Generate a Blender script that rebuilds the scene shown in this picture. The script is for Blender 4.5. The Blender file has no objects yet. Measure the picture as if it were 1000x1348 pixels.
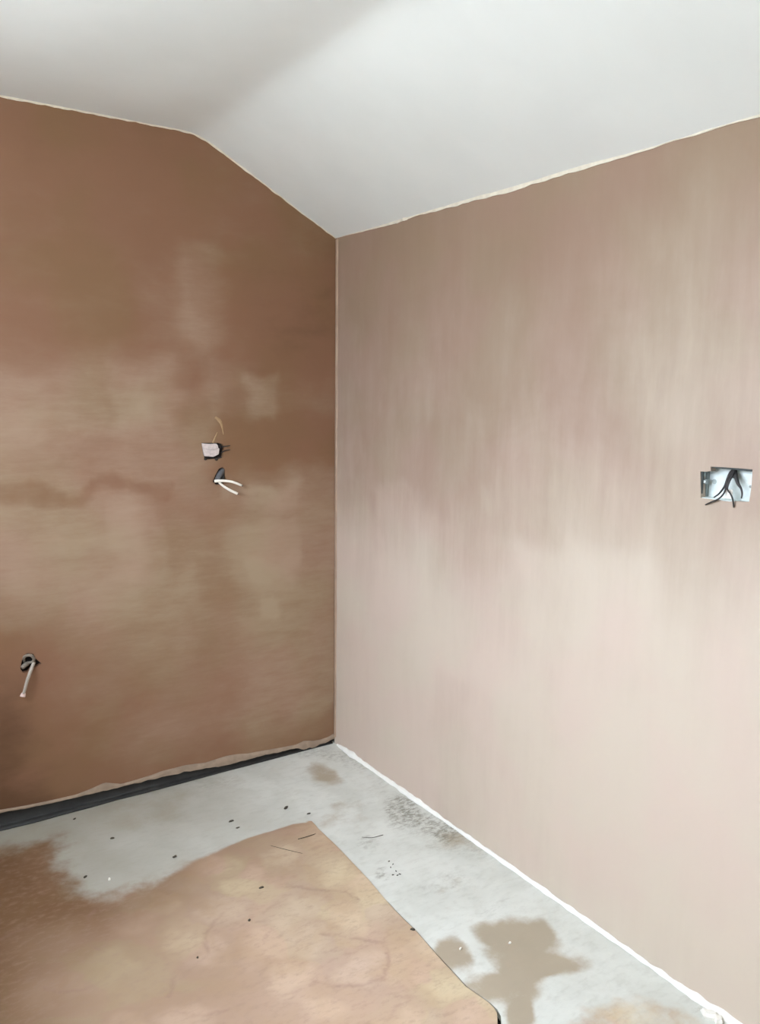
import bpy, bmesh, math, random
import numpy as np
from mathutils import Vector, Matrix, noise
from mathutils.geometry import delaunay_2d_cdt

random.seed(7)
C = bpy.context.scene.collection
SC = bpy.context.scene

# ------------------------------------------------------------------ camera
CAM = np.array([-1.7138, -2.9139, 1.5039])
YAW, PITCH, ROLL, FPX = 0.5866, -0.1455, 0.0116, 1084.27
_fw = np.array([math.sin(YAW)*math.cos(PITCH), math.cos(YAW)*math.cos(PITCH), math.sin(PITCH)])
_r = np.array([math.cos(YAW), -math.sin(YAW), 0.0])
_u = np.cross(_r, _fw)
_r, _u = _r*math.cos(ROLL)+_u*math.sin(ROLL), -_r*math.sin(ROLL)+_u*math.cos(ROLL)
cam = bpy.data.cameras.new('camera')
cam.sensor_fit = 'HORIZONTAL'; cam.sensor_width = 36.0; cam.lens = 36.0*FPX/1000.0
cam.clip_start = 0.02
cam_ob = bpy.data.objects.new('camera', cam); C.objects.link(cam_ob)
m = Matrix.Identity(4)
for i in range(3):
    m[i][0] = _r[i]; m[i][1] = _u[i]; m[i][2] = -_fw[i]; m[i][3] = CAM[i]
cam_ob.matrix_world = m
SC.camera = cam_ob

# ------------------------------------------------------------------ daylight
SC.view_settings.view_transform = 'Standard'
SC.view_settings.look = 'None'
SC.view_settings.gamma = 1.0
SC.view_settings.use_curve_mapping = False
SC.view_settings.exposure = 0.0
SKY = 36.0
SKY_TINT = (0.86, 0.97, 1.13)
world = bpy.data.worlds.new('overcast_sky'); SC.world = world; world.use_nodes = True
bg = world.node_tree.nodes['Background']
bg.inputs['Strength'].default_value = SKY
# standard overcast sky: three times brighter overhead than at the horizon
wt = world.node_tree; wc = wt.nodes.new('ShaderNodeTexCoord'); ws = wt.nodes.new('ShaderNodeSeparateXYZ')
wt.links.new(wc.outputs['Generated'], ws.inputs[0])
wm = wt.nodes.new('ShaderNodeMapRange'); wt.links.new(ws.outputs['Z'], wm.inputs['Value'])
wm.inputs['To Min'].default_value = 1/3; wm.inputs['To Max'].default_value = 1.0
wv = wt.nodes.new('ShaderNodeVectorMath'); wv.operation = 'SCALE'; wv.inputs[0].default_value = SKY_TINT
wt.links.new(wm.outputs[0], wv.inputs['Scale']); wt.links.new(wv.outputs[0], bg.inputs['Color'])
SC.cycles.max_bounces = 8; SC.cycles.diffuse_bounces = 6
SC.cycles.adaptive_threshold = 0.03
# the room: x from XW to 0, y from YB to 0; the window is in the wall across the room
XW, YB, HR, XF, HF = -2.1, -4.2, 2.10, -0.561, 2.392
WY0, WY1, WZ0, WZ1 = -2.55, -0.75, 1.32, 2.16
pl = bpy.data.lights.new('window_portal', 'AREA'); pl.shape = 'RECTANGLE'
pl.size = WY1-WY0; pl.size_y = WZ1-WZ0; pl.cycles.is_portal = True
po = bpy.data.objects.new('window_portal', pl); C.objects.link(po)
po.location = (XW-0.02, (WY0+WY1)/2, (WZ0+WZ1)/2)
po.rotation_euler = (math.pi/2, 0, -math.pi/2)

# ------------------------------------------------------------------ helpers
def on(plane, px, py, off=0.0):
    """where the sight line of a photo pixel meets a room surface (off = metres proud of it)"""
    d = _fw*FPX + _r*(px-500.0) - _u*(py-674.0)
    i = {'R': 0, 'L': 1, 'F': 2}[plane]
    t = ((off if plane == 'F' else -off) - CAM[i])/d[i]
    return CAM + d*t
def uv(plane, px, py):
    p = on(plane, px, py)
    return {'L': (p[0], p[2]), 'R': (p[1], p[2]), 'F': (p[0], p[1])}[plane]
def lin(r, g, b):
    f = lambda c: (c/255)/12.92 if c/255 <= 0.04045 else ((c/255+0.055)/1.055)**2.4
    return (f(r), f(g), f(b), 1.0)
def sstep(a, b, x):
    t = np.clip((x-a)/(b-a), 0, 1); return t*t*(3-2*t)
def tag(o, label=None, cat=None, group=None, kind=None):
    if label: o['label'] = label
    if cat: o['category'] = cat
    if group: o['group'] = group
    if kind: o['kind'] = kind
    return o
def link(name, me, mat, parent=None):
    o = bpy.data.objects.new(name, me); C.objects.link(o)
    if mat and not me.materials: me.materials.append(mat)
    if parent: o.parent = parent; o.matrix_parent_inverse = parent.matrix_world.inverted()
    return o
def mesh(name, verts, faces, mat, parent=None, smooth=False):
    me = bpy.data.meshes.new(name)
    me.from_pydata([tuple(map(float, v)) for v in verts], [], faces); me.update()
    if smooth:
        me.polygons.foreach_set('use_smooth', [True]*len(me.polygons))
    return link(name, me, mat, parent)
def root(name, loc, label, cat, group=None):
    o = bpy.data.objects.new(name, None); C.objects.link(o)
    o.empty_display_size = 0.05; o.location = loc
    bpy.context.view_layer.update()
    return tag(o, label, cat, group)
def box_mesh(boxes):
    V, F = [], []
    for (x0, x1, y0, y1, z0, z1) in boxes:
        b = len(V)
        V += [(x0,y0,z0),(x1,y0,z0),(x1,y1,z0),(x0,y1,z0),(x0,y0,z1),(x1,y0,z1),(x1,y1,z1),(x0,y1,z1)]
        F += [tuple(b+i for i in f) for f in ((0,3,2,1),(4,5,6,7),(0,1,5,4),(1,2,6,5),(2,3,7,6),(3,0,4,7))]
    return V, F
def boxes(name, bs, mat, parent=None, bevel=0.0):
    o = mesh(name, *box_mesh(bs), mat, parent)
    if bevel:
        bm = bmesh.new(); bm.from_mesh(o.data)
        bmesh.ops.bevel(bm, geom=bm.edges[:], offset=bevel, segments=2, affect='EDGES', profile=0.5)
        bm.to_mesh(o.data); bm.free()
    return o
def spline(pts, n=6):
    P = [np.array(p, float) for p in pts]
    P = [2*P[0]-P[1]] + P + [2*P[-1]-P[-2]]
    out = []
    for i in range(1, len(P)-2):
        for k in range(n):
            t = k/n
            out.append(0.5*((2*P[i]) + (P[i+1]-P[i-1])*t + (2*P[i-1]-5*P[i]+4*P[i+1]-P[i+2])*t*t + (3*P[i]-P[i-1]-3*P[i+1]+P[i+2])*t**3))
    out.append(P[-2]); return out
def tube(name, pts, rad, mat, parent=None, seg=10, flat=1.0, n=6):
    """a capped tube through pts; rad is a number or a list spread along the length"""
    P = spline(pts, n); N = len(P)
    rs = np.interp(np.linspace(0, 1, N), np.linspace(0, 1, len(rad)), rad) if hasattr(rad, '__len__') else [rad]*N
    V, F = [], []
    up = np.array([0.0, 0.0, 1.0])
    t0 = P[1]-P[0]
    if abs(np.dot(t0/np.linalg.norm(t0), up)) > 0.95: up = np.array([1.0, 0, 0])
    for i, p in enumerate(P):
        t = P[min(i+1, N-1)]-P[max(i-1, 0)]; t = t/np.linalg.norm(t)
        a = up-np.dot(up, t)*t; a /= np.linalg.norm(a); up = a; b = np.cross(t, a)
        for k in range(seg):
            an = 2*math.pi*k/seg
            V.append(p + rs[i]*(math.cos(an)*a + flat*math.sin(an)*b))
    for i in range(N-1):
        for k in range(seg):
            k2 = (k+1) % seg
            F.append((i*seg+k, i*seg+k2, (i+1)*seg+k2, (i+1)*seg+k))
    F.append(tuple(range(seg))[::-1]); F.append(tuple((N-1)*seg+k for k in range(seg)))
    return mesh(name, V, F, mat, parent, smooth=True)

# point in polygon, vectorised
def inside(P, poly):
    x, y = P[:, 0], P[:, 1]; r = np.zeros(len(P), bool); n = len(poly)
    for i in range(n):
        x0, y0 = poly[i]; x1, y1 = poly[(i+1) % n]
        if y0 == y1: continue
        c = ((y0 > y) != (y1 > y)) & (x < (x1-x0)*(y-y0)/(y1-y0)+x0)
        r ^= c
    return r
def dist_line(P, line):
    d = np.full(len(P), 1e9)
    for a, b in zip(line[:-1], line[1:]):
        a = np.array(a); b = np.array(b); ab = b-a
        t = np.clip(((P-a)@ab)/max(ab@ab, 1e-12), 0, 1)
        d = np.minimum(d, np.linalg.norm(P-(a+t[:, None]*ab), axis=1))
    return d
def dens(poly, step, closed=True):
    out = []; n = len(poly)
    for i in range(n if closed else n-1):
        a = np.array(poly[i]); b = np.array(poly[(i+1) % n]); k = max(1, int(np.linalg.norm(b-a)/step))
        out += [tuple(a+(b-a)*j/k) for j in range(k)]
    if not closed: out.append(tuple(poly[-1]))
    return out
def sheet(name, outline, holes, grid, to3, depth, height, attrs, mat, parent=None):
    """a surface cut to an outline with holes, gridded finely enough to carry relief and patch masks.
    to3(uv, h) gives the 3-D points h metres proud; depth = how far the cut edges reach in."""
    pts = [Vector(p) for p in outline]; edges = [(i, (i+1) % len(outline)) for i in range(len(outline))]
    for h in holes:
        b = len(pts); pts += [Vector(p) for p in h]; edges += [(b+i, b+(i+1) % len(h)) for i in range(len(h))]
    G = np.array(grid); k = inside(G, outline)
    for h in holes: k &= ~inside(G, h)
    k &= dist_line(G, list(outline)+[outline[0]]) > 0.003
    for h in holes: k &= dist_line(G, list(h)+[h[0]]) > 0.002
    pts += [Vector((float(a), float(b))) for a, b in G[k]]
    vs, es, fs, *_ = delaunay_2d_cdt(pts, edges, [], 0, 1e-6)
    P = np.array([(v.x, v.y) for v in vs]); T = np.array([f[:3] for f in fs])
    cen = P[T].mean(axis=1); ok = inside(cen, outline)
    for h in holes: ok &= ~inside(cen, h)
    T = T[ok]
    a = P[T[:, 1]]-P[T[:, 0]]; b = P[T[:, 2]]-P[T[:, 0]]
    area = a[:, 0]*b[:, 1]-a[:, 1]*b[:, 0]
    T = T[np.abs(area) > 1e-9]
    h = height(P); V = to3(P, h)
    cnt = {}
    for t in T:
        for e in ((t[0], t[1]), (t[1], t[2]), (t[2], t[0])):
            cnt[tuple(sorted(e))] = cnt.get(tuple(sorted(e)), 0)+1
    bd = [e for e, c in cnt.items() if c == 1]
    n0 = len(V); idx = {}
    ring = sorted({i for e in bd for i in e})
    for j, i in enumerate(ring): idx[i] = n0+j
    V = np.vstack([V, to3(P[ring], np.full(len(ring), -depth))])
    F = [tuple(int(i) for i in t) for t in T] + [(int(a), int(b), idx[b], idx[a]) for a, b in bd]
    o = mesh(name, V, F, mat, parent)
    me = o.data
    bm = bmesh.new(); bm.from_mesh(me); bmesh.ops.recalc_face_normals(bm, faces=bm.faces); bm.to_mesh(me); bm.free()
    n3 = np.array(me.polygons[0].normal)
    if (to3(P[:1], np.array([1.0]))-to3(P[:1], np.array([0.0])))[0]@n3 < 0: me.flip_normals()
    for nm, fn in attrs.items():
        at = me.attributes.new(nm, 'FLOAT', 'POINT'); val = np.zeros(len(V)); val[:n0] = fn(P)
        val[n0:] = val[ring]; at.data.foreach_set('value', val.astype(np.float32))
    return o
def gridpts(u0, u1, v0, v1, s, jit=0.25):
    U, Vv = np.meshgrid(np.arange(u0+s/2, u1, s), np.arange(v0+s/2, v1, s))
    rng = np.random.default_rng(3)
    G = np.stack([U.ravel(), Vv.ravel()], 1); return G+rng.uniform(-jit, jit, G.shape)*s
def nz(P, sc, seed=0.0):
    return np.array([noise.noise((p[0]*sc+seed, p[1]*sc-seed, seed*1.7)) for p in P])
def patches(plane, rects, warp=0.07):
    """soft-edged patches on a surface: pixel box, weight, edge softness in metres"""
    R = []
    for (x0, y0, x1, y1, w, s) in rects:
        a = uv(plane, x0, (y0+y1)/2); b = uv(plane, x1, (y0+y1)/2); c = uv(plane, (x0+x1)/2, y0); d = uv(plane, (x0+x1)/2, y1)
        if plane == 'F':
            cu, cv = uv(plane, (x0+x1)/2, (y0+y1)/2)
            R.append((cu, cv, np.array([b[0]-a[0], b[1]-a[1]])/2, np.array([d[0]-c[0], d[1]-c[1]])/2, w, s))
        else:
            R.append(((a[0]+b[0])/2, (c[1]+d[1])/2, abs(b[0]-a[0])/2, abs(d[1]-c[1])/2, w, s))
    def f(P):
        o = np.zeros(len(P)); P0 = P
        P = P+warp*np.stack([nz(P0, 5, 31.0)+0.5*nz(P0, 13, 33.0), nz(P0, 5, 37.0)+0.5*nz(P0, 13, 39.0)], 1)
        for (cu, cv, hu, hv, w, s) in R:
            if plane == 'F':
                M = np.linalg.inv(np.stack([hu, hv], 1)); q = (P-np.array([cu, cv]))@M.T
                o += w*(1-sstep(1-s, 1+s, np.linalg.norm(q, axis=1)))
            else:
                du = np.maximum(np.abs(P[:, 0]-cu)-hu, 0); dv = np.maximum(np.abs(P[:, 1]-cv)-hv, 0)
                o += w*(1-sstep(-s*0.3, s, np.hypot(du, dv)))
        return o
    return f

# ------------------------------------------------------------------ materials
class NT:
    def __init__(s, name):
        s.m = bpy.data.materials.new(name); s.m.use_nodes = True; s.t = s.m.node_tree
        s.b = s.t.nodes['Principled BSDF']
        s.co = s.t.nodes.new('ShaderNodeTexCoord').outputs['Object']
    def new(s, ty, **kw):
        n = s.t.nodes.new(ty)
        for k, v in kw.items(): setattr(n, k, v)
        return n
    def lk(s, a, b): s.t.links.new(a, b)
    def put(s, sock, v):
        if hasattr(v, 'is_linked') or isinstance(v, bpy.types.NodeSocket): s.lk(v, sock)
        else: sock.default_value = v
    def noise(s, scale, detail=4, rough=0.55, stretch=(1,1,1), dist=0.0, off=(0,0,0)):
        mp = s.new('ShaderNodeMapping'); s.lk(s.co, mp.inputs[0])
        mp.inputs['Scale'].default_value = stretch; mp.inputs['Location'].default_value = off
        n = s.new('ShaderNodeTexNoise'); s.lk(mp.outputs[0], n.inputs['Vector'])
        n.inputs['Scale'].default_value = scale; n.inputs['Detail'].default_value = detail
        n.inputs['Roughness'].default_value = rough; n.inputs['Distortion'].default_value = dist
        return n.outputs[0]
    def math(s, op, a, b=0.0, c=0.0):
        n = s.new('ShaderNodeMath', operation=op)
        for i, v in enumerate((a, b, c)): s.put(n.inputs[i], v)
        return n.outputs[0]
    def ramp(s, v, a, b, lo=0.0, hi=1.0):
        n = s.new('ShaderNodeMapRange', interpolation_type='SMOOTHSTEP')
        s.put(n.inputs['Value'], v)
        for k, x in zip(('From Min','From Max','To Min','To Max'), (a, b, lo, hi)): n.inputs[k].default_value = x
        return n.outputs['Result']
    def mix(s, f, a, b, mode='MIX'):
        n = s.new('ShaderNodeMix', data_type='RGBA', blend_type=mode)
        s.put(n.inputs[0], f); s.put(n.inputs[6], a); s.put(n.inputs[7], b)
        return n.outputs[2]
    def attr(s, name):
        return s.new('ShaderNodeAttribute', attribute_name=name).outputs['Fac']
    def bump(s, h, strength, dist):
        n = s.new('ShaderNodeBump'); n.inputs['Strength'].default_value = strength; n.inputs['Distance'].default_value = dist
        s.lk(h, n.inputs['Height']); s.lk(n.outputs[0], s.b.inputs['Normal'])
    def out(s, col, rough=0.8, metal=0.0, spec=0.4):
        s.put(s.b.inputs['Base Color'], col); s.put(s.b.inputs['Roughness'], rough)
        s.b.inputs['Metallic'].default_value = metal; s.b.inputs['Specular IOR Level'].default_value = spec
        return s.m

def simple(name, col, rough=0.6, metal=0.0, var=0.15, scale=60, spec=0.4):
    n = NT(name); f = n.noise(scale, 3)
    c2 = tuple(x*(1-var) for x in col[:3])+(1,)
    n.bump(f, 0.15, 0.001)
    return n.out(n.mix(n.ramp(f, 0.35, 0.65), col, c2), rough, metal, spec)

def plaster(name, damp, damp2, pale, pale2, deep, stretch, k, streak, scrape=None, samt=0.5):
    n = NT(name)
    big = n.noise(2.4, 5, 0.62, dist=0.5)
    st = n.noise(4.5, 5, 0.62, stretch, dist=0.25)
    hue = n.noise(3.1, 2, 0.5, off=(9, 4, 2))
    v = n.math('MULTIPLY_ADD', n.math('SUBTRACT', big, 0.5), k, n.attr('pale'))
    v = n.math('MULTIPLY_ADD', n.math('SUBTRACT', st, 0.5), streak, v)
    if scrape: v = n.math('MULTIPLY_ADD', n.math('SUBTRACT', n.noise(17, 4, 0.65, scrape, off=(1, 6, 3)), 0.5), n.ramp(v, 0.05, 0.6, 0.1, samt), v)
    mask = n.ramp(v, -0.1, 1.1)
    h = n.ramp(hue, 0.36, 0.64)
    col = n.mix(mask, n.mix(h, damp, damp2), n.mix(h, pale, pale2))
    col = n.mix(n.ramp(v, -0.1, -0.75), col, deep)  # deepest tone where the pale mask runs below zero
    n.bump(n.noise(16, 2, 0.5, stretch), 0.15, 0.003)
    return n.out(col, n.ramp(mask, 0, 1, 0.62, 0.85), 0.0, 0.3)

M = {}
M['plaster_left'] = plaster('damp_brown_plaster', lin(134,101,73), lin(138,101,77), lin(168,147,121), lin(170,143,121), lin(106,76,54), (1.0, 1.0, 2.4), 0.6, 0.6, (0.5, 1.0, 2.6))
M['plaster_right'] = plaster('drying_pink_plaster', lin(149,125,104), lin(151,124,106), lin(203,189,172), lin(204,186,171), lin(140,112,94), (1.0, 2.2, 0.6), 0.35, 0.28, (1.0, 1.3, 0.18), 0.28)
def paint_white():
    n = NT('white_ceiling_paint'); f = n.noise(3.0, 4, 0.5); g = n.noise(90, 3)
    n.bump(n.math('ADD', n.noise(5, 3), n.math('MULTIPLY', g, 0.06)), 0.12, 0.004)
    return n.out(n.mix(n.ramp(f, 0.3, 0.7), lin(231,233,230), lin(226,228,225)), 0.75, 0, 0.3)
M['ceiling'] = paint_white()
def floor_mat():
    n = NT('cement_floor')
    big = n.noise(6, 6, 0.6, dist=0.4); mid = n.noise(22, 6, 0.65, (1, 2.2, 1)); fine = n.noise(140, 4, 0.6)
    grey = n.mix(n.ramp(big, 0.35, 0.65), lin(218,219,211), lin(206,207,198))
    grey = n.mix(n.ramp(mid, 0.45, 0.75, 0, 0.3), grey, lin(172,170,158))
    d = n.math('ADD', n.attr('damp'), n.math('MULTIPLY', n.math('SUBTRACT', n.noise(12, 6, 0.68), 0.5), 1.1))
    grey = n.mix(n.ramp(d, 0.15, 0.85, 0, 0.95), grey, n.mix(big, lin(176,160,138), lin(164,153,132)))
    q = n.math('MULTIPLY', n.attr('dirt'), n.ramp(n.noise(32, 6, 0.78, (1, 2, 1)), 0.30, 0.68))
    grey = n.mix(n.ramp(q, 0.1, 0.9, 0, 0.8), grey, lin(120,114,98))
    grey = n.mix(n.math('MULTIPLY', n.attr('brown'), 0.85), grey, n.mix(big, lin(160,156,142), lin(150,142,124)))  # screed dimmed to the left by colour, standing in for light falloff
    # tan levelling coat, trowelled in overlapping patches
    vo = n.new('ShaderNodeTexVoronoi', feature='SMOOTH_F1'); vo.inputs['Scale'].default_value = 7.0
    vo.inputs['Smoothness'].default_value = 0.35
    mp = n.new('ShaderNodeMapping'); n.lk(n.co, mp.inputs[0])
    wob = n.new('ShaderNodeTexNoise'); n.lk(n.co, wob.inputs['Vector']); wob.inputs['Scale'].default_value = 9
    va = n.new('ShaderNodeVectorMath', operation='MULTIPLY_ADD')
    n.lk(wob.outputs['Color'], va.inputs[0]); va.inputs[1].default_value = (0.16, 0.16, 0); n.lk(mp.outputs[0], va.inputs[2])
    n.lk(va.outputs[0], vo.inputs['Vector'])
    sp = n.new('ShaderNodeSeparateColor'); n.lk(vo.outputs['Color'], sp.inputs[0])
    tan = n.mix(n.ramp(sp.outputs[0], 0.2, 0.8), lin(208,190,158), lin(208,181,158))
    tan = n.mix(n.ramp(sp.outputs[1], 0.45, 0.9, 0, 0.55), tan, lin(198,176,158))
    tan = n.mix(n.ramp(vo.outputs['Distance'], 0.25, 0.62, 0, 0.42), tan, lin(164,136,116))
    tan = n.mix(n.ramp(big, 0.40, 0.68, 0, 0.45), tan, lin(184,156,124))
    tan = n.mix(n.math('MULTIPLY', n.attr('brown'), 0.9), tan, n.mix(big, lin(114,78,42), lin(104,72,42)))  # coat soiled brown and dimmed to the left in its colour
    tan = n.mix(n.ramp(n.noise(30, 6, 0.7, (1, 2, 1), off=(2, 2, 2)), 0.45, 0.75, 0, 0.45), tan, lin(158,132,114))
    tan = n.mix(n.ramp(n.attr('seam'), 0.1, 1.0, 0, 0.33), tan, lin(146,116,104))
    t = n.math('ADD', n.attr('tan'), n.math('MULTIPLY', n.math('SUBTRACT', n.noise(12, 6, 0.6), 0.5), 0.8))
    col = n.mix(n.ramp(t, 0.3, 0.75), grey, tan)
    n.bump(n.math('ADD', n.math('MULTIPLY', fine, 0.25), mid), 0.22, 0.003)
    return n.out(col, n.ramp(d, 0.3, 0.7, 0.7, 0.55), 0, 0.35)
M['floor'] = floor_mat()
M['bounce_wall'] = simple('white_bounce_plaster', lin(228,226,220), 0.85, 0, 0.12, 6)  # unseen walls, made white for more neutral bounce light
M['core'] = simple('grey_blockwork', lin(96,88,80), 0.95, 0, 0.3, 30)
M['membrane'] = simple('black_bitumen_membrane', lin(40,40,38), 0.5, 0, 0.4, 25, 0.5)
M['lip'] = simple('torn_plaster_edge', lin(168,146,126), 0.85, 0, 0.2, 25)
M['cream'] = simple('cream_paper_edge', lin(226,216,198), 0.8, 0, 0.10, 40)
M['bead'] = simple('white_filler', lin(246,244,236), 0.6, 0, 0.04, 50)
M['bead_strip'] = simple('plaster_corner_lap', lin(180,154,132), 0.8, 0, 0.10, 20)
M['galv'] = simple('galvanised_steel', lin(150,155,152), 0.42, 0.75, 0.25, 45, 0.5)
M['lit_steel'] = simple('lit_zinc_back', lin(236,244,240), 0.5, 0.0, 0.10, 30, 0.5)  # galvanised steel with the window's glare put into the colour
M['shaded_steel'] = simple('shaded_steel', lin(74,78,76), 0.5, 0.3, 0.2, 40)  # darker copy of the galvanised steel, shade put into its colour
M['zinc_dull'] = simple('dull_zinc', lin(190,198,192), 0.5, 0.0, 0.2, 60)
M['black_wire'] = simple('dark_grey_wire', lin(62,58,56), 0.5, 0, 0.3, 80)
M['grey_sheath'] = simple('grey_cable_sheath', lin(104,104,106), 0.5, 0, 0.2, 60)
M['white_cable'] = simple('white_cable', lin(246,240,226), 0.45, 0, 0.05, 60)
M['dirty_cable'] = simple('plaster_smeared_cable', lin(190,180,166), 0.6, 0, 0.2, 60)
M['grubby_cable'] = simple('grubby_cable_loop', lin(150,140,126), 0.6, 0, 0.3, 90)
M['pink_end'] = simple('pinkish_cable_end', lin(232,208,200), 0.6, 0, 0.1, 80)
M['pale_cover'] = simple('pale_plastered_cover', lin(222,208,202), 0.7, 0, 0.16, 90)
M['hole'] = simple('hole_shade', lin(46,40,36), 0.9, 0, 0.3, 40)  # near-black, stands in for the shade inside holes and floor cracks
M['filler_smear'] = simple('yellow_filler', lin(178,146,108), 0.8, 0, 0.12, 60)
M['chip'] = simple('dark_debris', lin(86,78,66), 0.9, 0, 0.35, 120)
M['white_chip'] = simple('white_plaster_chip', lin(240,236,226), 0.8, 0, 0.06, 80)
M['upvc'] = simple('white_plastic_frame', lin(240,240,238), 0.4, 0, 0.03, 10)
M['bounce_ground'] = simple('pale_bounce_ground', lin(186,184,176), 0.95, 0, 0.25, 2)  # unseen ground, made pale to bounce daylight up to the ceiling

# ------------------------------------------------------------------ the room shell
def ceil_z(x):
    a, b, k = HR-x*(HF-HR)/(-XF), HF+0.004, 0.011
    mn = min(a, b); return mn-k*math.log(math.exp(-(a-mn)/k)+math.exp(-(b-mn)/k))
# ceiling: sloping over the right wall, folding softly into the flat part
xs = sorted(set([round(x, 4) for x in np.arange(XW-0.1, -0.8, 0.08)] + [round(x, 4) for x in np.arange(-0.8, -0.35, 0.012)] + [round(x, 4) for x in np.arange(-0.35, 0.1, 0.03)]))
ys = list(np.arange(YB-0.1, 0.1, 0.06))
V = [(x, y, ceil_z(x)+0.0035*noise.noise((x*3.5, y*3.5, 0.3))+0.0015*noise.noise((x*11, y*11, 4.0))) for y in ys for x in xs]
nx = len(xs)
F = [(j*nx+i, (j+1)*nx+i, (j+1)*nx+i+1, j*nx+i+1) for j in range(len(ys)-1) for i in range(nx-1)]
ceiling = mesh('ceiling', V, F, M['ceiling'], smooth=True); tag(ceiling, kind='structure')
so = ceiling.modifiers.new('thickness', 'SOLIDIFY'); so.thickness = 0.06; so.offset = -1.0

# left wall: plaster skin with a ragged lower edge, standing clear of the floor
edge_px = [(0,1068),(35,1062),(60,1057),(100,1048),(150,1036),(200,1024),(245,1014),(300,1005),(340,994),(390,983),(402,985),(420,979),(441,970)]
low = [uv('L', x, y) for x, y in edge_px]
low = [(XW+0.02, 0.075), (-1.8, 0.07)] + low[:-1] + [(0.0, max(0.01, low[-1][1]))]
lowd = dens(low, 0.02, False)
lowd = [(u, v+0.0025*noise.noise((u*40, 1.3, 0))) for u, v in lowd]
top = [(x, ceil_z(x)+0.012) for x in np.linspace(0.0, XW+0.02, 60)]
hole_switch = [uv('L', *p) for p in [(265,583),(275,583),(288,583),(293,585),(295,590),(294,596),(293,602),(286,604),(270,605),(267,597)]]
hole_cable = [uv('L', *p) for p in [(288,617),(293,615),(296,618),(296,626),(298,633),(292,638),(284,638),(280,634),(283,626)]]
hole_loop = [uv('L', *p) for p in [(31,863),(36,860),(44,861),(47,867),(55,874),(47,878),(41,879),(37,884),(31,886),(27,881),(28,873)]]
pale_left = patches('L', [
    (-300,510,500,1000,.40,.22), (330,620,500,1000,.12,.15), (244,318,296,450,.34,.06), (262,430,330,520,.24,.06), (205,345,238,440,.22,.08),
    (-200,497,205,560,.16,.05), (-200,550,232,640,.18,.05), (150,478,236,545,.22,.03), (-60,505,50,590,.16,.05),
    (-200,664,170,820,.30,.06), (150,672,212,760,.18,.05), (40,740,250,860,.12,.12), (180,750,260,800,.14,.04),
    (318,612,390,660,.22,.05), (310,690,390,765,.26,.05), (335,782,358,806,.34,.025), (330,500,352,545,.40,.025),
    (300,640,400,648,.24,.015), (320,740,392,752,.24,.015), (-100,643,230,654,-.34,.02), (240,480,270,560,-.16,.03),
    (300,560,460,620,-.30,.08), (300,370,460,600,-.22,.10), (250,560,300,660,.10,.06), (330,640,470,930,.14,.12),
    (-400,930,10,1150,-.80,.38), (-400,1000,160,1100,-.2,.2), (60,190,250,330,-.08,.15), (-60,262,60,300,.12,.1), (140,660,200,700,.12,.02)], 0.06)
toL = lambda P, h: np.stack([P[:, 0], -h, P[:, 1]], 1)
wall_left = sheet('wall_left', lowd+top, [hole_switch, hole_cable, hole_loop],
    np.vstack([gridpts(-1.42, 0, 0, 2.45, 0.018), gridpts(XW, -1.42, 0, 2.45, 0.07)]), toL, 0.022,
    lambda P: 0.0012*nz(P, 4.0, 2.0)*np.minimum(1, -P[:, 0]*8), {'pale': pale_left}, M['plaster_left'])
tag(wall_left, kind='structure')
cw = boxes('blockwork', [(XW-0.15, 0.16, 0.021, 0.14, 0.0, HF+0.05)], M['core'], wall_left)

# right wall: plaster with the socket opening, over blockwork
hole_socket = [uv('R', *p) for p in [(921.5,620.5),(928,621),(935.5,620),(935,614.3),(950,615),(972,616.5),(990,618),(988.5,640),(985.5,660.5),(976,661),(968,660),(955,660.5),(946,658.5),(936,657.5),(922,655.5)]]
pr = patches('R', [(690,745,840,840,.16,.10), (500,640,548,800,.12,.06), (560,700,700,900,.10,.12), (760,860,1500,1250,.14,.25), (430,700,560,1100,.10,.2),
    (950,1030,1200,1500,.12,.04), (870,240,1400,520,.20,.25), (441,560,640,720,-.10,.15), (441,300,470,640,.06,.03), (740,880,790,1200,.06,.04), (570,900,600,1200,-.08,.04), (1000,700,1200,900,.1,.1)], 0.09)
def pale_right(P):  # plaster drying low down, with some of the light's brightening put into colour
    z = P[:, 1]+0.12*nz(P, 1.7, 51.0)+0.05*nz(P*np.array([2.5, 1.0]), 4.0, 52.0)
    return 0.80*np.clip((1.95-z)/1.35, 0, 1)+0.08*sstep(-0.6, -2.2, P[:, 0])+0.10*sstep(1.2, 0.7, z)+pr(P)
wr_out = dens([(0.0, 0.0), (YB, 0.0), (YB, HR+0.012), (0.0, HR+0.012)], 0.1)
toR = lambda P, h: np.stack([-h, P[:, 0], P[:, 1]], 1)
wall_right = sheet('wall_right', wr_out, [hole_socket],
    np.vstack([gridpts(-2.0, 0, 0, 2.12, 0.02), gridpts(YB, -2.0, 0, 2.12, 0.08)]), toR, 0.018,
    lambda P: 0.0013*nz(P, 3.5, 5.0)*np.minimum(1, -P[:, 0]*8), {'pale': pale_right}, M['plaster_right'])
tag(wall_right, kind='structure')
su = [p[0] for p in hole_socket]; sv = [p[1] for p in hole_socket]
S0, S1, SZ0, SZ1 = min(su)-0.002, max(su)+0.002, min(sv)-0.002, max(sv)+0.002
X0, X1 = 0.0175, 0.16
boxes('blockwork', [(X0, X1, YB, S0, 0, HR+0.05), (X0, X1, S1, 0.02, 0, HR+0.05), (X0, X1, S0, S1, 0, SZ0), (X0, X1, S0, S1, SZ1, HR+0.05), (0.06, X1, S0, S1, SZ0, SZ1)], M['core'], wall_right)

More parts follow.
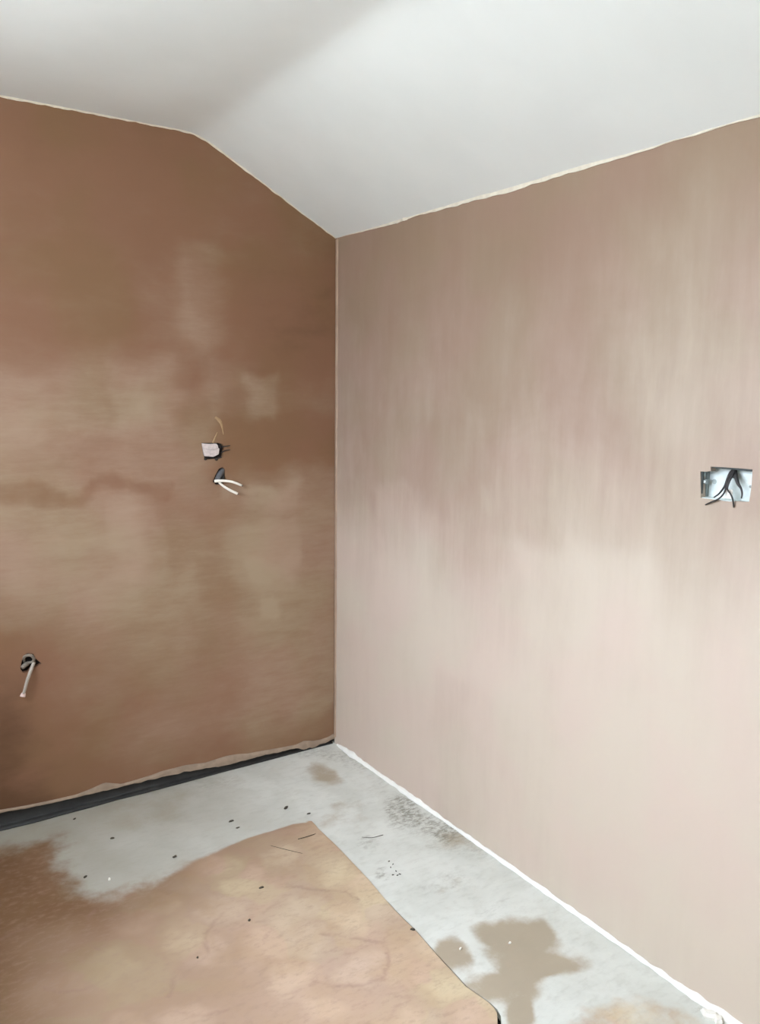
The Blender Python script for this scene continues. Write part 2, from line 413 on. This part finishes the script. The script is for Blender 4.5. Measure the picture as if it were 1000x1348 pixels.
# rear wall and the wall with the window, out of the photograph
wr = boxes('unseen_wall_rear', [(XW-0.15, 0.16, YB-0.12, YB, 0, 2.5)], M['bounce_wall']); tag(wr, kind='structure')
wo = boxes('unseen_wall_opposite', [(XW-0.15, XW, YB, WY0, 0, 2.5), (XW-0.15, XW, WY1, 0.0, 0, 2.5), (XW-0.15, XW, WY0, WY1, 0, WZ0), (XW-0.15, XW, WY0, WY1, WZ1, 2.5)], M['bounce_wall']); tag(wo, kind='structure')
t_ = 0.055
win = boxes('window_1', [(XW-0.11, XW-0.05, WY0, WY1, WZ0, WZ0+t_), (XW-0.11, XW-0.05, WY0, WY1, WZ1-t_, WZ1), (XW-0.11, XW-0.05, WY0, WY0+t_, WZ0+t_, WZ1-t_),
    (XW-0.11, XW-0.05, WY1-t_, WY1, WZ0+t_, WZ1-t_), (XW-0.105, XW-0.055, (WY0+WY1)/2-.03, (WY0+WY1)/2+.03, WZ0+t_, WZ1-t_)], M['upvc'])
tag(win, kind='structure')
gd = boxes('unseen_ground_outside', [(-40, XW-0.16, -25, 25, -0.5, -0.3)], M['bounce_ground']); tag(gd, kind='structure')

# floor: cement screed, with open cracks beside the levelling coat
crack_px = [(505,1184),(523,1204),(540,1221),(548,1229),(566,1250),(582,1268),(598,1285),(612,1301),(626,1311),(642,1322),(650,1330),(654,1337),(654.5,1348),(655,1362)]
crack = [uv('F', x, y) for x, y in crack_px]
def slit(line, w0, w1):
    L = dens(line, 0.02, False); n = len(L); a, b = [], []
    for i, p in enumerate(L):
        q0 = np.array(L[max(i-1, 0)]); q1 = np.array(L[min(i+1, n-1)]); d = (q1-q0)/np.linalg.norm(q1-q0); nn = np.array([-d[1], d[0]])
        w = (w0+(w1-w0)*i/(n-1))*(0.75+0.5*abs(noise.noise((p[0]*60, p[1]*60, 0))))
        if i == 0: w *= 0.2
        a.append(tuple(np.array(p))); b.append(tuple(np.array(p)+nn*w))
    return a+b[::-1]
slit1 = slit(crack, 0.0065, 0.0115)
crack2 = [uv('F', x, y) for x, y in [(729,1338),(736,1332),(745,1325),(752,1319),(760,1314),(768,1311),(778,1309)]]
slit2 = slit(crack2, 0.0012, 0.003)
fl_damp = patches('F', [(400,1004,432,1034,.75,.5), (430,1050,478,1090,.35,.5), (556,1230,624,1280,.9,.45), (574,1288,650,1328,.8,.5),
    (640,1208,712,1250,.85,.45), (652,1226,740,1300,.8,.45), (690,1250,778,1284,.7,.45), (640,1272,735,1332,.75,.45), (664,1318,710,1350,.7,.5), (565,1096,624,1128,.55,.5), (570,1160,600,1176,.3,.5),
    (100,1040,260,1090,.45,.5), (200,1010,330,1050,.28,.5), (-200,1060,110,1140,.5,.5), (640,1150,700,1170,.15,.5), (445,985,520,1040,.22,.6)])
fl_dirt = patches('F', [(505,1046,560,1082,.9,.6), (540,1068,612,1112,.8,.6), (507,1130,528,1154,.75,.5), (440,985,500,1012,.5,.5), (380,978,450,1000,.5,.6), (470,1092,505,1106,.5,.5),
    (560,1096,640,1140,.45,.6), (540,1150,620,1180,.4,.6), (200,1018,330,1040,.5,.6), (470,1020,520,1050,.35,.5), (640,1190,662,1215,.4,.5), (925,1320,960,1348,.6,.5), (700,1170,770,1200,.2,.5)])
def fl_brown_dim(P):  # brown soiling plus the floor's dimming to the left, put into the colour
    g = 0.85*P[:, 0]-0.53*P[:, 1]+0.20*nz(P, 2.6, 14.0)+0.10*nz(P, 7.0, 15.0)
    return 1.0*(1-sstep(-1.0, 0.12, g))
zero = lambda P: np.zeros(len(P))
toF = lambda P, h: np.stack([P[:, 0], P[:, 1], h], 1)
fo = dens([(XW, YB), (0.018, YB), (0.018, 0.022), (XW, 0.022)], 0.12)
floor = sheet('floor', fo, [slit1, slit2], np.vstack([gridpts(-1.65, 0.018, -1.95, 0.022, 0.010), gridpts(XW, -1.65, YB, 0.022, 0.06), gridpts(-1.65, 0.018, YB, -1.95, 0.06)]), toF, 0.02,
    lambda P: 0.0012*nz(P, 7.0, 1.0)-0.0008, {'damp': fl_damp, 'dirt': fl_dirt, 'tan': zero, 'brown': fl_brown_dim, 'seam': zero}, M['floor'])
tag(floor, kind='structure')
boxes('subfloor', [(XW-0.15, 0.16, YB-0.1, 0.14, -0.10, -0.019)], M['hole'], floor)  # coloured dark so the open cracks look shaded

# tan levelling coat: feathered out towards the left wall, a clean broken edge on the right
left_px = [(0,1094),(60,1083),(104,1078),(128,1100),(134,1130),(150,1150),(190,1142),(240,1127),(290,1112),(330,1099),(360,1090),(384,1083),(400,1081)]
right_px = [(410,1082),(418,1092),(440,1113),(462,1136),(485,1160)]
leftl = [(XW+0.05, -0.045), (-1.8, -0.05)] + [uv('F', x, y) for x, y in left_px]
rightl = [uv('F', x, y) for x, y in right_px] + crack
coat_poly = dens(leftl+rightl+[(-0.56, -1.95), (-0.75, -2.6), (XW+0.05, -2.6)], 0.02)
coat_poly = [(u+0.003*noise.noise((u*30, v*30, 2)), v+0.003*noise.noise((u*30, v*30, 9))) if i < len(dens(leftl, 0.02, False)) else (u, v) for i, (u, v) in enumerate(coat_poly)]
seams = [[uv('F', x, y) for x, y in L] for L in (
    [(333,1168),(395,1170),(455,1177),(472,1186)], [(425,1232),(470,1237),(520,1245)], [(60,1301),(85,1308),(109,1306),(128,1300),(142,1289),(162,1258)],
    [(225,1313),(229,1294),(238,1279),(264,1268)], [(112,1224),(116,1208),(126,1198)], [(0,1240),(18,1230),(40,1224)], [(412,1295),(440,1299),(466,1301),(504,1291),(511,1268),(509,1250)],
    [(517,1312),(548,1314),(580,1323)], [(344,1252),(348,1238),(358,1226)], [(160,1182),(190,1176),(225,1178)], [(273,1262),(270,1235),(283,1214),(297,1204)], [(330,1216),(365,1214),(392,1206)],
    [(150,1262),(120,1246),(112,1228)], [(230,1335),(270,1340),(300,1332)])]
def seam(P):
    W = P+0.008*np.stack([nz(P, 22, 3.0), nz(P, 22, 8.0)], 1); d = np.full(len(P), 9.0)
    for L in seams: d = np.minimum(d, dist_line(W, L))
    return (1-sstep(0.0, 0.013, d))*sstep(-0.5, 0.3, nz(P, 9.0, 21.0))
def fade(P):
    w = 0.035+0.25*sstep(-0.6, -1.25, P[:, 0]); return dist_line(P, leftl)/w
def coat_h(P):
    f = sstep(0, 1.5, fade(P)); return 0.0007+0.0052*f+f*(0.0016*nz(P, 6.0, 4.0)-0.0009*seam(P))
def coat_h2(P): return 0.0045+0.001*nz(P, 8, 4.0)
coat = sheet('levelling_coat', coat_poly, [], np.vstack([gridpts(-1.65, -0.3, -1.75, 0, 0.010), gridpts(XW, -1.65, -2.7, 0, 0.05), gridpts(-1.65, -0.3, -2.7, -1.75, 0.05)]), toF, -0.0005,
    coat_h, {'damp': fl_damp, 'dirt': fl_dirt, 'tan': lambda P: 0.15+0.85*sstep(0, 1, fade(P)), 'brown': fl_brown_dim, 'seam': seam}, M['floor'], floor)
tag(coat, 'tan trowelled levelling coat with a broken edge')
c2 = crack2+[uv('F', x, y) for x, y in [(830,1302),(900,1312),(935,1334),(952,1352)]]+[(-0.05, -2.3), (-0.36, -2.3), uv('F', 722, 1352)]
coat2 = sheet('levelling_coat', dens(c2, 0.015), [], gridpts(-0.45, 0.0, -2.3, -1.4, 0.012), toF, -0.0005, coat_h2,
    {'damp': zero, 'dirt': fl_dirt, 'tan': lambda P: 0.22+0.32*sstep(0, 0.08, dist_line(P, c2)), 'brown': zero, 'seam': seam}, M['floor'], floor)

# ------------------------------------------------------------------ trims
def ragged(name, upper, lower, plane, proud, mat, seed):
    """a thin ragged strip on a wall between two edge lines given in wall coordinates"""
    us = np.linspace(upper[0][0], upper[-1][0], 150)
    f = lambda L: np.interp(us, *zip(*sorted(L))) if L[0][0] < L[-1][0] else np.interp(us, *zip(*sorted(L)))
    a, b = f(upper), f(lower)
    V, Fc = [], []
    for i, u in enumerate(us):
        w = max(a[i]-b[i], 0.0015)
        lo = a[i]-w*(1+0.25*noise.noise((u*35, seed, 0)))
        pr = proud*(1+0.6*noise.noise((u*22, seed, 5)))
        for (z, h) in ((a[i], -0.004), (a[i], pr*0.5), ((a[i]+lo)/2, pr), (lo, pr*0.85), (lo, -0.004)):
            V.append((u, -h, z) if plane == 'L' else (-h, u, z))
    for i in range(len(us)-1):
        for k in range(4):
            Fc.append((i*5+k, i*5+k+1, (i+1)*5+k+1, (i+1)*5+k))
    Fc += [tuple(range(5)), tuple((len(us)-1)*5+k for k in range(5))[::-1]]
    o = mesh(name, V, Fc, mat)
    bm = bmesh.new(); bm.from_mesh(o.data); bmesh.ops.recalc_face_normals(bm, faces=bm.faces); bm.to_mesh(o.data); bm.free()
    return tag(o, kind='structure')
# torn pale plaster above the membrane
lip_up = [(0,1066),(35,1060),(60,1055),(100,1046),(118,1039),(138,1030),(160,1032),(200,1020),(213,1015),(245,1007),(270,1004),(298,995),(310,993),(325,992),(340,989),(370,984),(390,980),(400,975),(412,975),(420,974),(432,970),(438,966),(441,966)]
ragged('trim_1', [(-1.9, 0.085)]+[uv('L', x, y) for x, y in lip_up], [(-1.9, 0.074)]+[uv('L', x, y+1.5) for x, y in edge_px], 'L', 0.004, M['lip'], 3.0)
# torn paper line under the sloping ceiling, right wall
top_low = [(441,314),(480,305),(520,295),(545,287),(570,281),(600,273),(640,262),(670,256),(700,245),(750,229),(800,214),(850,199),(890,185),(920,178),(945,169),(965,163),(1000,155),(1040,146)]
tl = [uv('R', x, y-(1.8 if 540 < x < 720 else 0.5)) for x, y in top_low]
ragged('trim_2', [(0.0, HR+0.012), (YB+0.01, HR+0.012)], tl+[(YB+0.01, HR-0.012)], 'R', 0.003, M['cream'], 8.0)
# the same line along the left wall, following the fold
cu = np.linspace(-0.003, XW+0.05, 120)
ragged('trim_3', [(u, ceil_z(u)+0.012) for u in cu], [(u, ceil_z(u)-0.004-0.003*abs(noise.noise((u*9, 3, 1)))) for u in cu], 'L', 0.0022, M['cream'], 5.0)
# lap of plaster down the corner
Vc, Fc = [], []
for i, z in enumerate(np.linspace(0.03, HR-0.006, 90)):
    w = 0.016+0.004*noise.noise((z*6, 1, 1))
    for (x, y) in ((-0.0005, -0.0005), (-0.0035, -0.001), (-0.0032, -w*0.7), (-0.0002, -w)):
        Vc.append((x, y, z))
    if i:
        for k in range(3): Fc.append(((i-1)*4+k, (i-1)*4+k+1, i*4+k+1, i*4+k))
tag(mesh('trim_4', Vc, Fc, M['bead_strip'], smooth=True), kind='structure')
# white filler bead where the right wall meets the floor
bead_px = [(450,979,3),(458,984,7),(468,990,11),(478,997,9),(490,1005,7),(505,1015,6),(520,1027,7),(540,1042,9),(560,1056,8),(580,1072,6),(600,1088,4.5),(620,1102,6),(640,1117,6),(660,1131,6),(680,1145,7),(700,1158,5),(720,1173,8),(735,1184,5),(750,1195,6),(770,1210,7),(800,1230,6),(840,1259,5),(880,1287,6),(905,1306,8),(930,1322,9),(950,1334,12),(975,1352,12),(1010,1378,8)]
Vb, Fb = [], []
cz = sorted([(on('F', x, y)[1], w) for x, y, w in bead_px]); by = [c[0] for c in cz]; bw = [c[1] for c in cz]
for i, y in enumerate(np.arange(by[-1], YB+0.02, -0.012)):
    r = 0.0017*np.interp(y, by, bw)*(1+0.5*noise.noise((y*28, 0, 2)))
    r2 = r*(0.85+0.35*noise.noise((y*18, 7, 2)))
    for k in range(7):
        a = math.pi/2*k/6
        Vb.append((-max(r2, .002)*math.sin(a)-0.0005, y, max(r, .003)*math.cos(a)))
    if i:
        for k in range(6): Fb.append(((i-1)*7+k, (i-1)*7+k+1, i*7+k+1, i*7+k))
tag(mesh('trim_5', Vb, Fb, M['bead'], smooth=True), kind='structure')

# ------------------------------------------------------------------ membrane strip at the foot of the left wall
Vm, Fm = [], []
us = np.linspace(-0.01, XW+0.05, 120)
for i, u in enumerate(us):
    foot = 0.004+0.012*sstep(-0.05, -1.3, u)*(1+0.6*noise.noise((u*7, 2, 2)))
    top_z = 0.026+0.072*sstep(-0.1, -1.3, u)
    for (y, z) in ((0.0185, top_z), (0.014+0.003*noise.noise((u*9, 0, 0)), top_z*0.6), (0.010, 0.014), (0.004, 0.006), (-foot, 0.0035), (-foot, 0.0005), (0.004, 0.0005), (0.0195, 0.006), (0.0205, top_z)):
        Vm.append((u, y, z))
    if i:
        for k in range(9): Fm.append(((i-1)*9+k, (i-1)*9+(k+1) % 9, i*9+(k+1) % 9, i*9+k))
Fm += [tuple(range(9)), tuple((len(us)-1)*9+k for k in range(9))[::-1]]
mem = mesh('damp_proof_membrane', Vm, Fm, M['membrane'], smooth=True)
bm = bmesh.new(); bm.from_mesh(mem.data); bmesh.ops.recalc_face_normals(bm, faces=bm.faces); bm.to_mesh(mem.data); bm.free()
tag(mem, 'black membrane strip exposed along the foot of the brown wall', 'membrane')

# ------------------------------------------------------------------ socket box in the right wall
sb = root('socket_back_box', (0.03, (S0+S1)/2, SZ0), 'open metal double socket box sunk in the pale pink wall', 'socket box')
y0, y1, z0, z1, xb, th = S0+0.003, S1-0.0015, SZ0+0.003, SZ1-0.003, 0.037, 0.0016
boxes('back_plate', [(xb, xb+0.002, y0, y1, z0, z1)], M['lit_steel'], sb, 0.0004)
boxes('side', [(0.004, xb, y1-th, y1, z0, z1)], M['galv'], sb, 0.0003)
boxes('side', [(0.004, xb, y0, y0+th, z0, z1)], M['lit_steel'], sb, 0.0003)
boxes('side', [(0.004, xb, y0+th, y1-th, z1-th, z1)], M['galv'], sb, 0.0003)
boxes('side', [(0.004, xb, y0+th, y1-th, z0, z0+th)], M['lit_steel'], sb, 0.0003)
zc = (z0+z1)/2
ztop = uv('R', 960, 615.8)[1]; yst = uv('R', 935.5, 616)[0]
tag(boxes('edge_shade_strip', [(0.003, 0.006, y0+th, yst, ztop-0.0042, ztop+0.001)], M['shaded_steel'], sb, 0.0006), 'added strip for the shadow at the top edge of the box')  # added strip; the edge's shadow is put into its dark colour
boxes('edge_shade_strip', [(0.002, 0.008, y1-0.0055, y1-th-0.0002, z0+0.001, uv('R', 922, 621)[1]+0.001)], M['shaded_steel'], sb, 0.0004)
def disc(name, c, axis, r, h, mat, parent, seg=14):
    V, F = [], []
    for s in (0, 1):
        for k in range(seg):
            a = 2*math.pi*k/seg; p = [0, 0, 0]; i, j = [q for q in range(3) if q != axis]
            p[i] = r*math.cos(a); p[j] = r*math.sin(a); p[axis] = h*s
            V.append([c[q]+p[q] for q in range(3)])
    F = [(k, (k+1) % seg, seg+(k+1) % seg, seg+k) for k in range(seg)] + [tuple(range(seg))[::-1], tuple(range(seg, 2*seg))]
    o = mesh(name, V, F, mat, parent)
    bm = bmesh.new(); bm.from_mesh(o.data); bmesh.ops.recalc_face_normals(bm, faces=bm.faces); bm.to_mesh(o.data); bm.free()
    return o
lug = boxes('lug', [(0.010, 0.022, y1-th-0.009, y1-th, zc-0.006, zc+0.006)], M['galv'], sb, 0.0008)
disc('screw', (0.0085, y1-th-0.005, zc), 0, 0.0032, 0.002, M['lit_steel'], lug)
lug = boxes('lug', [(0.010, 0.022, y0+th, y0+th+0.009, zc-0.006, zc+0.006)], M['lit_steel'], sb, 0.0008)
disc('screw', (0.0085, y0+th+0.005, zc), 0, 0.0032, 0.002, M['galv'], lug)
tag(disc('knockout', on('R', 940, 634, -xb+0.0002)+np.array([-0.0006, 0, 0]), 0, 0.006, 0.0007, M['zinc_dull'], sb), 'dull round knockout')
boxes('rib', [(0.012, 0.013, y1-th-0.0012, y1-th, z0+0.004, z1-0.004), (0.024, 0.025, y1-th-0.0012, y1-th, z0+0.004, z1-0.004)], M['galv'], sb)
# wires: out of the top of the box, fanning down over its lower edge
def W(*pts): return [on('R', x, y, o) for x, y, o in pts]
def wire(pts, rad, label, mat=M['black_wire']):
    o = tube('electrical_wire', W(*pts), rad, mat, seg=8)
    return tag(o, label, 'wire', 'wires hanging out of the socket box')
wire([(967,617,-.028),(961,623,-.02),(957,631,-.012),(953,641,-.006),(946,650,-.004),(939,655,0.002)], [.0042,.004,.003,.0026,.0022,.0016], 'dark wire curving left across the open socket box')
wire([(966,618.5,-.024),(959.5,627,-.014),(956,640,-.002),(952,650,.004),(945,657,.007),(936,661,.007),(928,664.5,.0035)], [.005,.004,.0026,.002,.002,.002,.0015], 'longest dark wire from the socket box, its tip on the wall at left')
wire([(966,619,-.017),(961,630,-.006),(957,643,.003),(961,650,.006),(964,657,.008),(965.5,668,.003)], [.004,.003,.002,.002,.002,.0018], 'dark wire hanging straight below the socket box')
wire([(966,617,-.03),(968,626,-.018),(971,636,-.012),(975,643,-.009),(976.5,650,-.008),(975.5,656,-.008)], [.006,.0055,.004,.0025,.002,.0016], 'thick dark wire down the right half of the socket box')
o = tube('cable_sheath', W((966.5,616,-.033),(965.5,622,-.024),(964.5,628,-.017)), [.006,.0065,.0055], M['grey_sheath'], seg=10)
tag(o, 'short grey cable sheath at the top of the socket box', 'cable sheath')
o = boxes('plastic_tab', [(0, 0.002, 0, 0.018, 0, 0.022)], M['white_chip'], None, 0.0006)
o.location = on('R', 963, 657, -0.003); tag(o, 'small white plastic tab between wires in the socket box', 'tab')

# ------------------------------------------------------------------ switch box in the left wall
hs = np.array(hole_switch); lo = hs.min(0); hi = hs.max(0)
sw = root('switch_back_box', (lo[0], 0.015, lo[1]), 'small plastered-over switch box high on the brown wall', 'switch box')
boxes('body', [(lo[0]+.001, hi[0]-.001, 0.0155, 0.0205, lo[1]+.001, hi[1]-.001)], M['hole'], sw, 0.0005)
cv = [on('L', *p, 0.002) for p in [(265.5,583.5),(276,584.5),(285,584),(289,590),(288,598),(281,601.5),(269,600.5)]]
Vv = [c+np.array([0, 0, 0]) for c in cv]+[c+np.array([0, 0.0135, 0]) for c in cv]; n7 = len(cv)
cov = mesh('cover', Vv, [tuple(range(n7))[::-1], tuple(range(n7, 2*n7))]+[(i, (i+1) % n7, n7+(i+1) % n7, n7+i) for i in range(n7)], M['pale_cover'], sw)
bm = bmesh.new(); bm.from_mesh(cov.data); bmesh.ops.recalc_face_normals(bm, faces=bm.faces)
bmesh.ops.bevel(bm, geom=bm.edges[:], offset=0.0012, segments=2, affect='EDGES'); bm.to_mesh(cov.data); bm.free()
tag(cov, 'pale cover smeared with plaster')
tube('rib', [on('L', 268, 590, .0025), on('L', 278, 592, .003), on('L', 287, 590.5, .0025)], .0018, M['pale_cover'], cov, seg=6)
tube('rib', [on('L', 277.5, 585, .0025), on('L', 277, 593, .003), on('L', 276, 600, .0025)], .0016, M['pale_cover'], cov, seg=6)
for (x, y, r) in ((270.5, 604, .0055), (285, 604.5, .006), (289.5, 588, .008)):
    disc('screw_hole_shade', on('L', x, y, 0.0022), 1, r, 0.006, M['hole'], sw)  # flat dark discs painted as shaded hollows
for pts in ([(292,588,.002),(297,587.5,.004),(303,586.5,.0025)], [(291,596,.002),(297,593,.004),(303,592,.0025)], [(283,605,.003),(289,603,.004),(292,602,.003)]):
    tube('wire_end', [on('L', *p) for p in pts], [.0022,.0018,.0012], M['black_wire'], sw, seg=6)
# scraped filler above the box
def smear(name, pts, wid, mat, parent):
    P = spline([on('L', *p) for p in pts], 6); n = len(P); V, F = [], []
    for i, p in enumerate(P):
        t = P[min(i+1, n-1)]-P[max(i-1, 0)]; t /= np.linalg.norm(t); s = np.array([t[2], 0, -t[0]])
        w = np.interp(i/(n-1), np.linspace(0, 1, len(wid)), wid)*(1+.3*noise.noise((i*.7, 0, 0)))
        for (a, h) in ((-1, 0.004), (-.5, -.0016), (.4, -.0020), (1, 0.004)): V.append(p+s*a*w+np.array([0, h, 0]))
    for i in range(n-1):
        for k in range(3): F.append((i*4+k, i*4+k+1, (i+1)*4+k+1, (i+1)*4+k))
    return mesh(name, V, F, mat, parent, smooth=True)
tag(smear('filler_smear', [(283,549,0),(289,554,0),(292,561,0),(294,572,0)], [.006,.011,.006,.002], M['filler_smear'], wall_left), 'yellowish filler streak')
smear('filler_smear', [(286,569,0),(283,576,0),(280,583,0)], [.002,.005,.006], M['filler_smear'], wall_left)

# ------------------------------------------------------------------ cables in the left wall
cb = root('twin_cable', on('L', 288, 634, 0.0), 'grey cable with two white cut cores poking from the wall under the switch box', 'cable')
tube('sheath', [on('L', *p) for p in [(293.5,618,-.016),(291,622,-.008),(288,627,-.001),(286,632,.006)]], [.009,.011,.011,.010], M['grey_sheath'], cb)
tube('sheath', [on('L', *p) for p in [(294.5,619,-.016),(294,624,-.010),(293,630,-.004),(291,634,.004)]], [.006,.006,.005,.004], M['black_wire'], cb)
tube('core', [on('L', *p) for p in [(282,633.5,.010),(288,633,.016),(296,633,.024),(306,634.5,.034),(318,639,.042)]], [.0055,.006,.0048,.005,.0042], M['white_cable'], cb)
tube('core', [on('L', *p) for p in [(288,635,.010),(294,640,.020),(302,645,.030),(312.5,650,.038)]], [.004,.0046,.0052,.0054], M['white_cable'], cb)
for (x, y, o, r) in ((318.6, 639.4, .0425, .003), (313, 650.2, .0385, .0035)):
    tube('copper_end', [on('L', x-1, y-.5, o), on('L', x, y, o), on('L', x+.8, y+.5, o)], r*.6, M['grey_sheath'], cb, seg=6)
boxes('hole_shade_sheet', [(*sorted((uv('L', 279, 630)[0], uv('L', 299, 630)[0])), 0.0195, 0.0208, uv('L', 288, 639)[1], uv('L', 288, 614)[1])], M['hole'], wall_left)  # dark sheet standing in for shade at the back of the hole

lc = root('looped_cable', on('L', 42, 872, 0.0), 'looped grey cable hanging out of the ragged hole low on the brown wall', 'cable')
tube('loop', [on('L', *p) for p in [(32,871,-.014),(31,866,-.004),(35,863,.006),(41,863,.008),(44.5,867,.004),(43,871,-.002),(37,872.5,-.006)]], [.0045,.005,.0052,.0052,.005,.0045,.0045], M['grubby_cable'], lc)
tube('stub', [on('L', *p) for p in [(37,873,-.012),(33,875.5,-.002),(29,879,.006)]], [.007,.008,.007], M['grubby_cable'], lc)
tl_ = tube('tail', [on('L', *p) for p in [(45,872,-.014),(43.5,875,.004),(40,884,.022),(36,895,.030),(33,906,.032),(31,913,.031)]], [.007,.0075,.0075,.007,.0065,.006], M['dirty_cable'], lc, flat=0.75)
tag(tube('cut_end', [on('L', *p) for p in [(31.2,912,.031),(30.6,914,.031),(29.6,917,.031)]], [.006,.008,.0095], M['pink_end'], tl_, seg=10, flat=.6), 'pinkish white frayed end')
boxes('hole_shade_sheet', [(*sorted((uv('L', 26, 872)[0], uv('L', 56, 872)[0])), 0.0195, 0.0208, uv('L', 40, 887)[1], uv('L', 40, 859)[1])], M['hole'], wall_left)  # dark sheet painting the depth of the ragged hole

# ------------------------------------------------------------------ loose bits on the floor
def chip(name, px, py, length, width, thick, ang, mat, label, cat, base=0.0, group=None, seed=0):
    rnd = random.Random(seed+int(px*7+py)); n = 9; V = []
    a0 = math.radians(ang); ca, sa = math.cos(a0), math.sin(a0)
    for lvl, (s, z) in enumerate(((0.85, 0), (1.0, thick*.5), (0.7, thick))):
        for k in range(n):
            t = 2*math.pi*k/n; rr = (0.7+0.5*rnd.random()) if lvl == 0 else rads[k]
            if lvl == 0: rads = rads+[rr] if k else [rr]
            u, v = s*rr*0.8*length/2*math.cos(t), s*rr*0.8*width/2*math.sin(t)
            V.append((u*ca-v*sa, u*sa+v*ca, z+(thick*.3*rnd.random() if lvl == 2 else 0)))
    F = [tuple(range(n))[::-1], tuple(range(2*n, 3*n))]+[(l*n+k, l*n+(k+1) % n, (l+1)*n+(k+1) % n, (l+1)*n+k) for l in (0, 1) for k in range(n)]
    o = mesh(name, V, F, mat); p = on('F', px, py, base); o.location = p
    return tag(o, label, cat, group)
G = 'crumbs of debris on the floor'
fz = lambda px, py: float(coat_h(np.array([uv('F', px, py)]))[0])+0.0002
chip('debris_chip', 304, 1081.5, .030, .010, .004, 5, M['chip'], 'larger dark crumb, upper of a close pair on the grey screed', 'debris', 0, G)
chip('debris_chip', 313, 1090, .018, .007, .003, 0, M['chip'], 'small dark crumb, lower of a close pair on the grey screed', 'debris', 0, G)
chip('debris_chip', 376, 1064, .026, .013, .005, 25, M['chip'], 'dark crumb farthest back on the screed, near the room corner', 'debris', 0, G)
chip('debris_chip', 406, 1071.5, .024, .006, .003, -10, M['chip'], 'thin dark sliver just behind the peak of the tan coat', 'debris', 0, G)
chip('debris_chip', 230, 1128, .022, .009, .004, 15, M['chip'], 'dark crumb on the soft edge between grey screed and tan coat', 'debris', fz(230, 1128), G)
chip('debris_chip', 148, 1104, .018, .009, .004, -15, M['chip'], 'dark crumb on brownish screed toward the left wall strip', 'debris', 0, G)
chip('debris_chip', 98, 1078.5, .016, .009, .003, 30, M['chip'], 'leftmost dark crumb, close to the black membrane strip', 'debris', 0, G)
chip('debris_chip', 112, 1155, .020, .009, .004, 20, M['chip'], 'dark crumb on the dim brown coat left of the white speck', 'debris', fz(112, 1155), G)
chip('debris_chip', 344, 1169, .024, .008, .004, -5, M['chip'], 'dark crumb in the middle of the tan coat', 'debris', fz(344, 1169), G)
chip('debris_chip', 328, 1212, .010, .008, .004, 0, M['chip'], 'tiny dark grain in the tan coat, left of centre', 'debris', fz(328, 1212), G)
chip('debris_chip', 260, 1261, .009, .007, .003, 0, M['chip'], 'tiny dark grain on the tan coat, nearest the bottom', 'debris', fz(260, 1261), G)
chip('debris_chip', 543, 1224, .020, .010, .004, -40, M['chip'], 'dark crumb lodged at the broken edge of the tan coat', 'debris', fz(540, 1224), G)
for i, (x, y) in enumerate([(512,1134),(517,1138),(514,1142),(521,1147),(526,1151),(517,1152),(523,1152.5)]):
    nm = ['topmost', 'second from top', 'third from top', 'middle right', 'rightmost', 'lower left', 'lowest'][i]
    chip('grit', x, y, .011, .005, .002, 30*i, M['chip'], f'{nm} grain in the small grey grit cluster on the screed', 'grit', 0, 'grit cluster on the screed', i)
chip('plaster_speck', 144, 1158.5, .011, .010, .006, 0, M['white_chip'], 'single bright white plaster speck on the floor at left', 'plaster', fz(144, 1158.5))
chip('plaster_speck', 606, 1249.5, .014, .008, .004, 20, M['white_chip'], 'white plaster speck in the smaller damp patch by the crack', 'plaster', 0)
chip('plaster_speck', 671, 1242, .013, .008, .004, 0, M['white_chip'], 'white plaster speck at the edge of the large damp patch', 'plaster', 0)
p = [on('F', 392, 1104.5, fz(392, 1104.5)+.001), on('F', 405, 1101, fz(405, 1101)+.004), on('F', 418, 1096.5, 0.004)]
tag(tube('straw', p, [.0012, .0014, .001], M['chip'], seg=6), 'thin dark straw lying across the peak of the tan coat', 'straw')
p = [on('F', 356, 1113, fz(360, 1113)+.0005), on('F', 375, 1118, fz(375, 1118)+.001), on('F', 398, 1123.5, fz(398, 1123.5)+.0005)]
tag(tube('thread', p, [.0006, .0009, .0006], M['chip'], seg=6), 'fine brown thread on the tan coat below the straw', 'thread')
p = [on('F', 476, 1102, .0012), on('F', 490, 1102.5, .002), on('F', 504, 1099, .0012)]
tag(tube('thread', p, [.0007, .0009, .001], M['chip'], seg=6), 'fine grey thread on the screed strip beside the pink wall', 'thread')
chip('plaster_chunk', 934, 1339, .055, .030, .014, -60, M['white_chip'], 'long broken white plaster chunk at the wall foot, bottom right', 'plaster', 0.004)
chip('plaster_chunk', 946, 1346, .035, .026, .012, 20, M['white_chip'], 'blocky white plaster chunk nearest the camera at the wall foot', 'plaster', 0.004)
# flake of paper hanging at the ceiling line
fk = [on('R', *p) for p in [(521,292.5,.002),(527.5,289,.010),(528,291.5,.012),(522,294.5,.004)]]
fk2 = [on('R', *p) for p in [(529,286.5,.004),(538,286,.002),(536,289.5,.006),(531,291,.012)]]
o = mesh('paper_flake', [*fk, *[q+np.array([-.0008, 0, .0006]) for q in fk]], [(0,1,2,3),(7,6,5,4),(0,4,5,1),(1,5,6,2),(2,6,7,3),(3,7,4,0)], M['cream']); tag(o, 'flat curl of cream paper under the ceiling edge, nearer the corner', 'flake')
o = mesh('paper_flake', [*fk2, *[q+np.array([-.0008, 0, .0006]) for q in fk2]], [(0,1,2,3),(7,6,5,4),(0,4,5,1),(1,5,6,2),(2,6,7,3),(3,7,4,0)], M['cream']); tag(o, 'small pointed cream flake under the ceiling edge, beside the flat curl', 'flake')
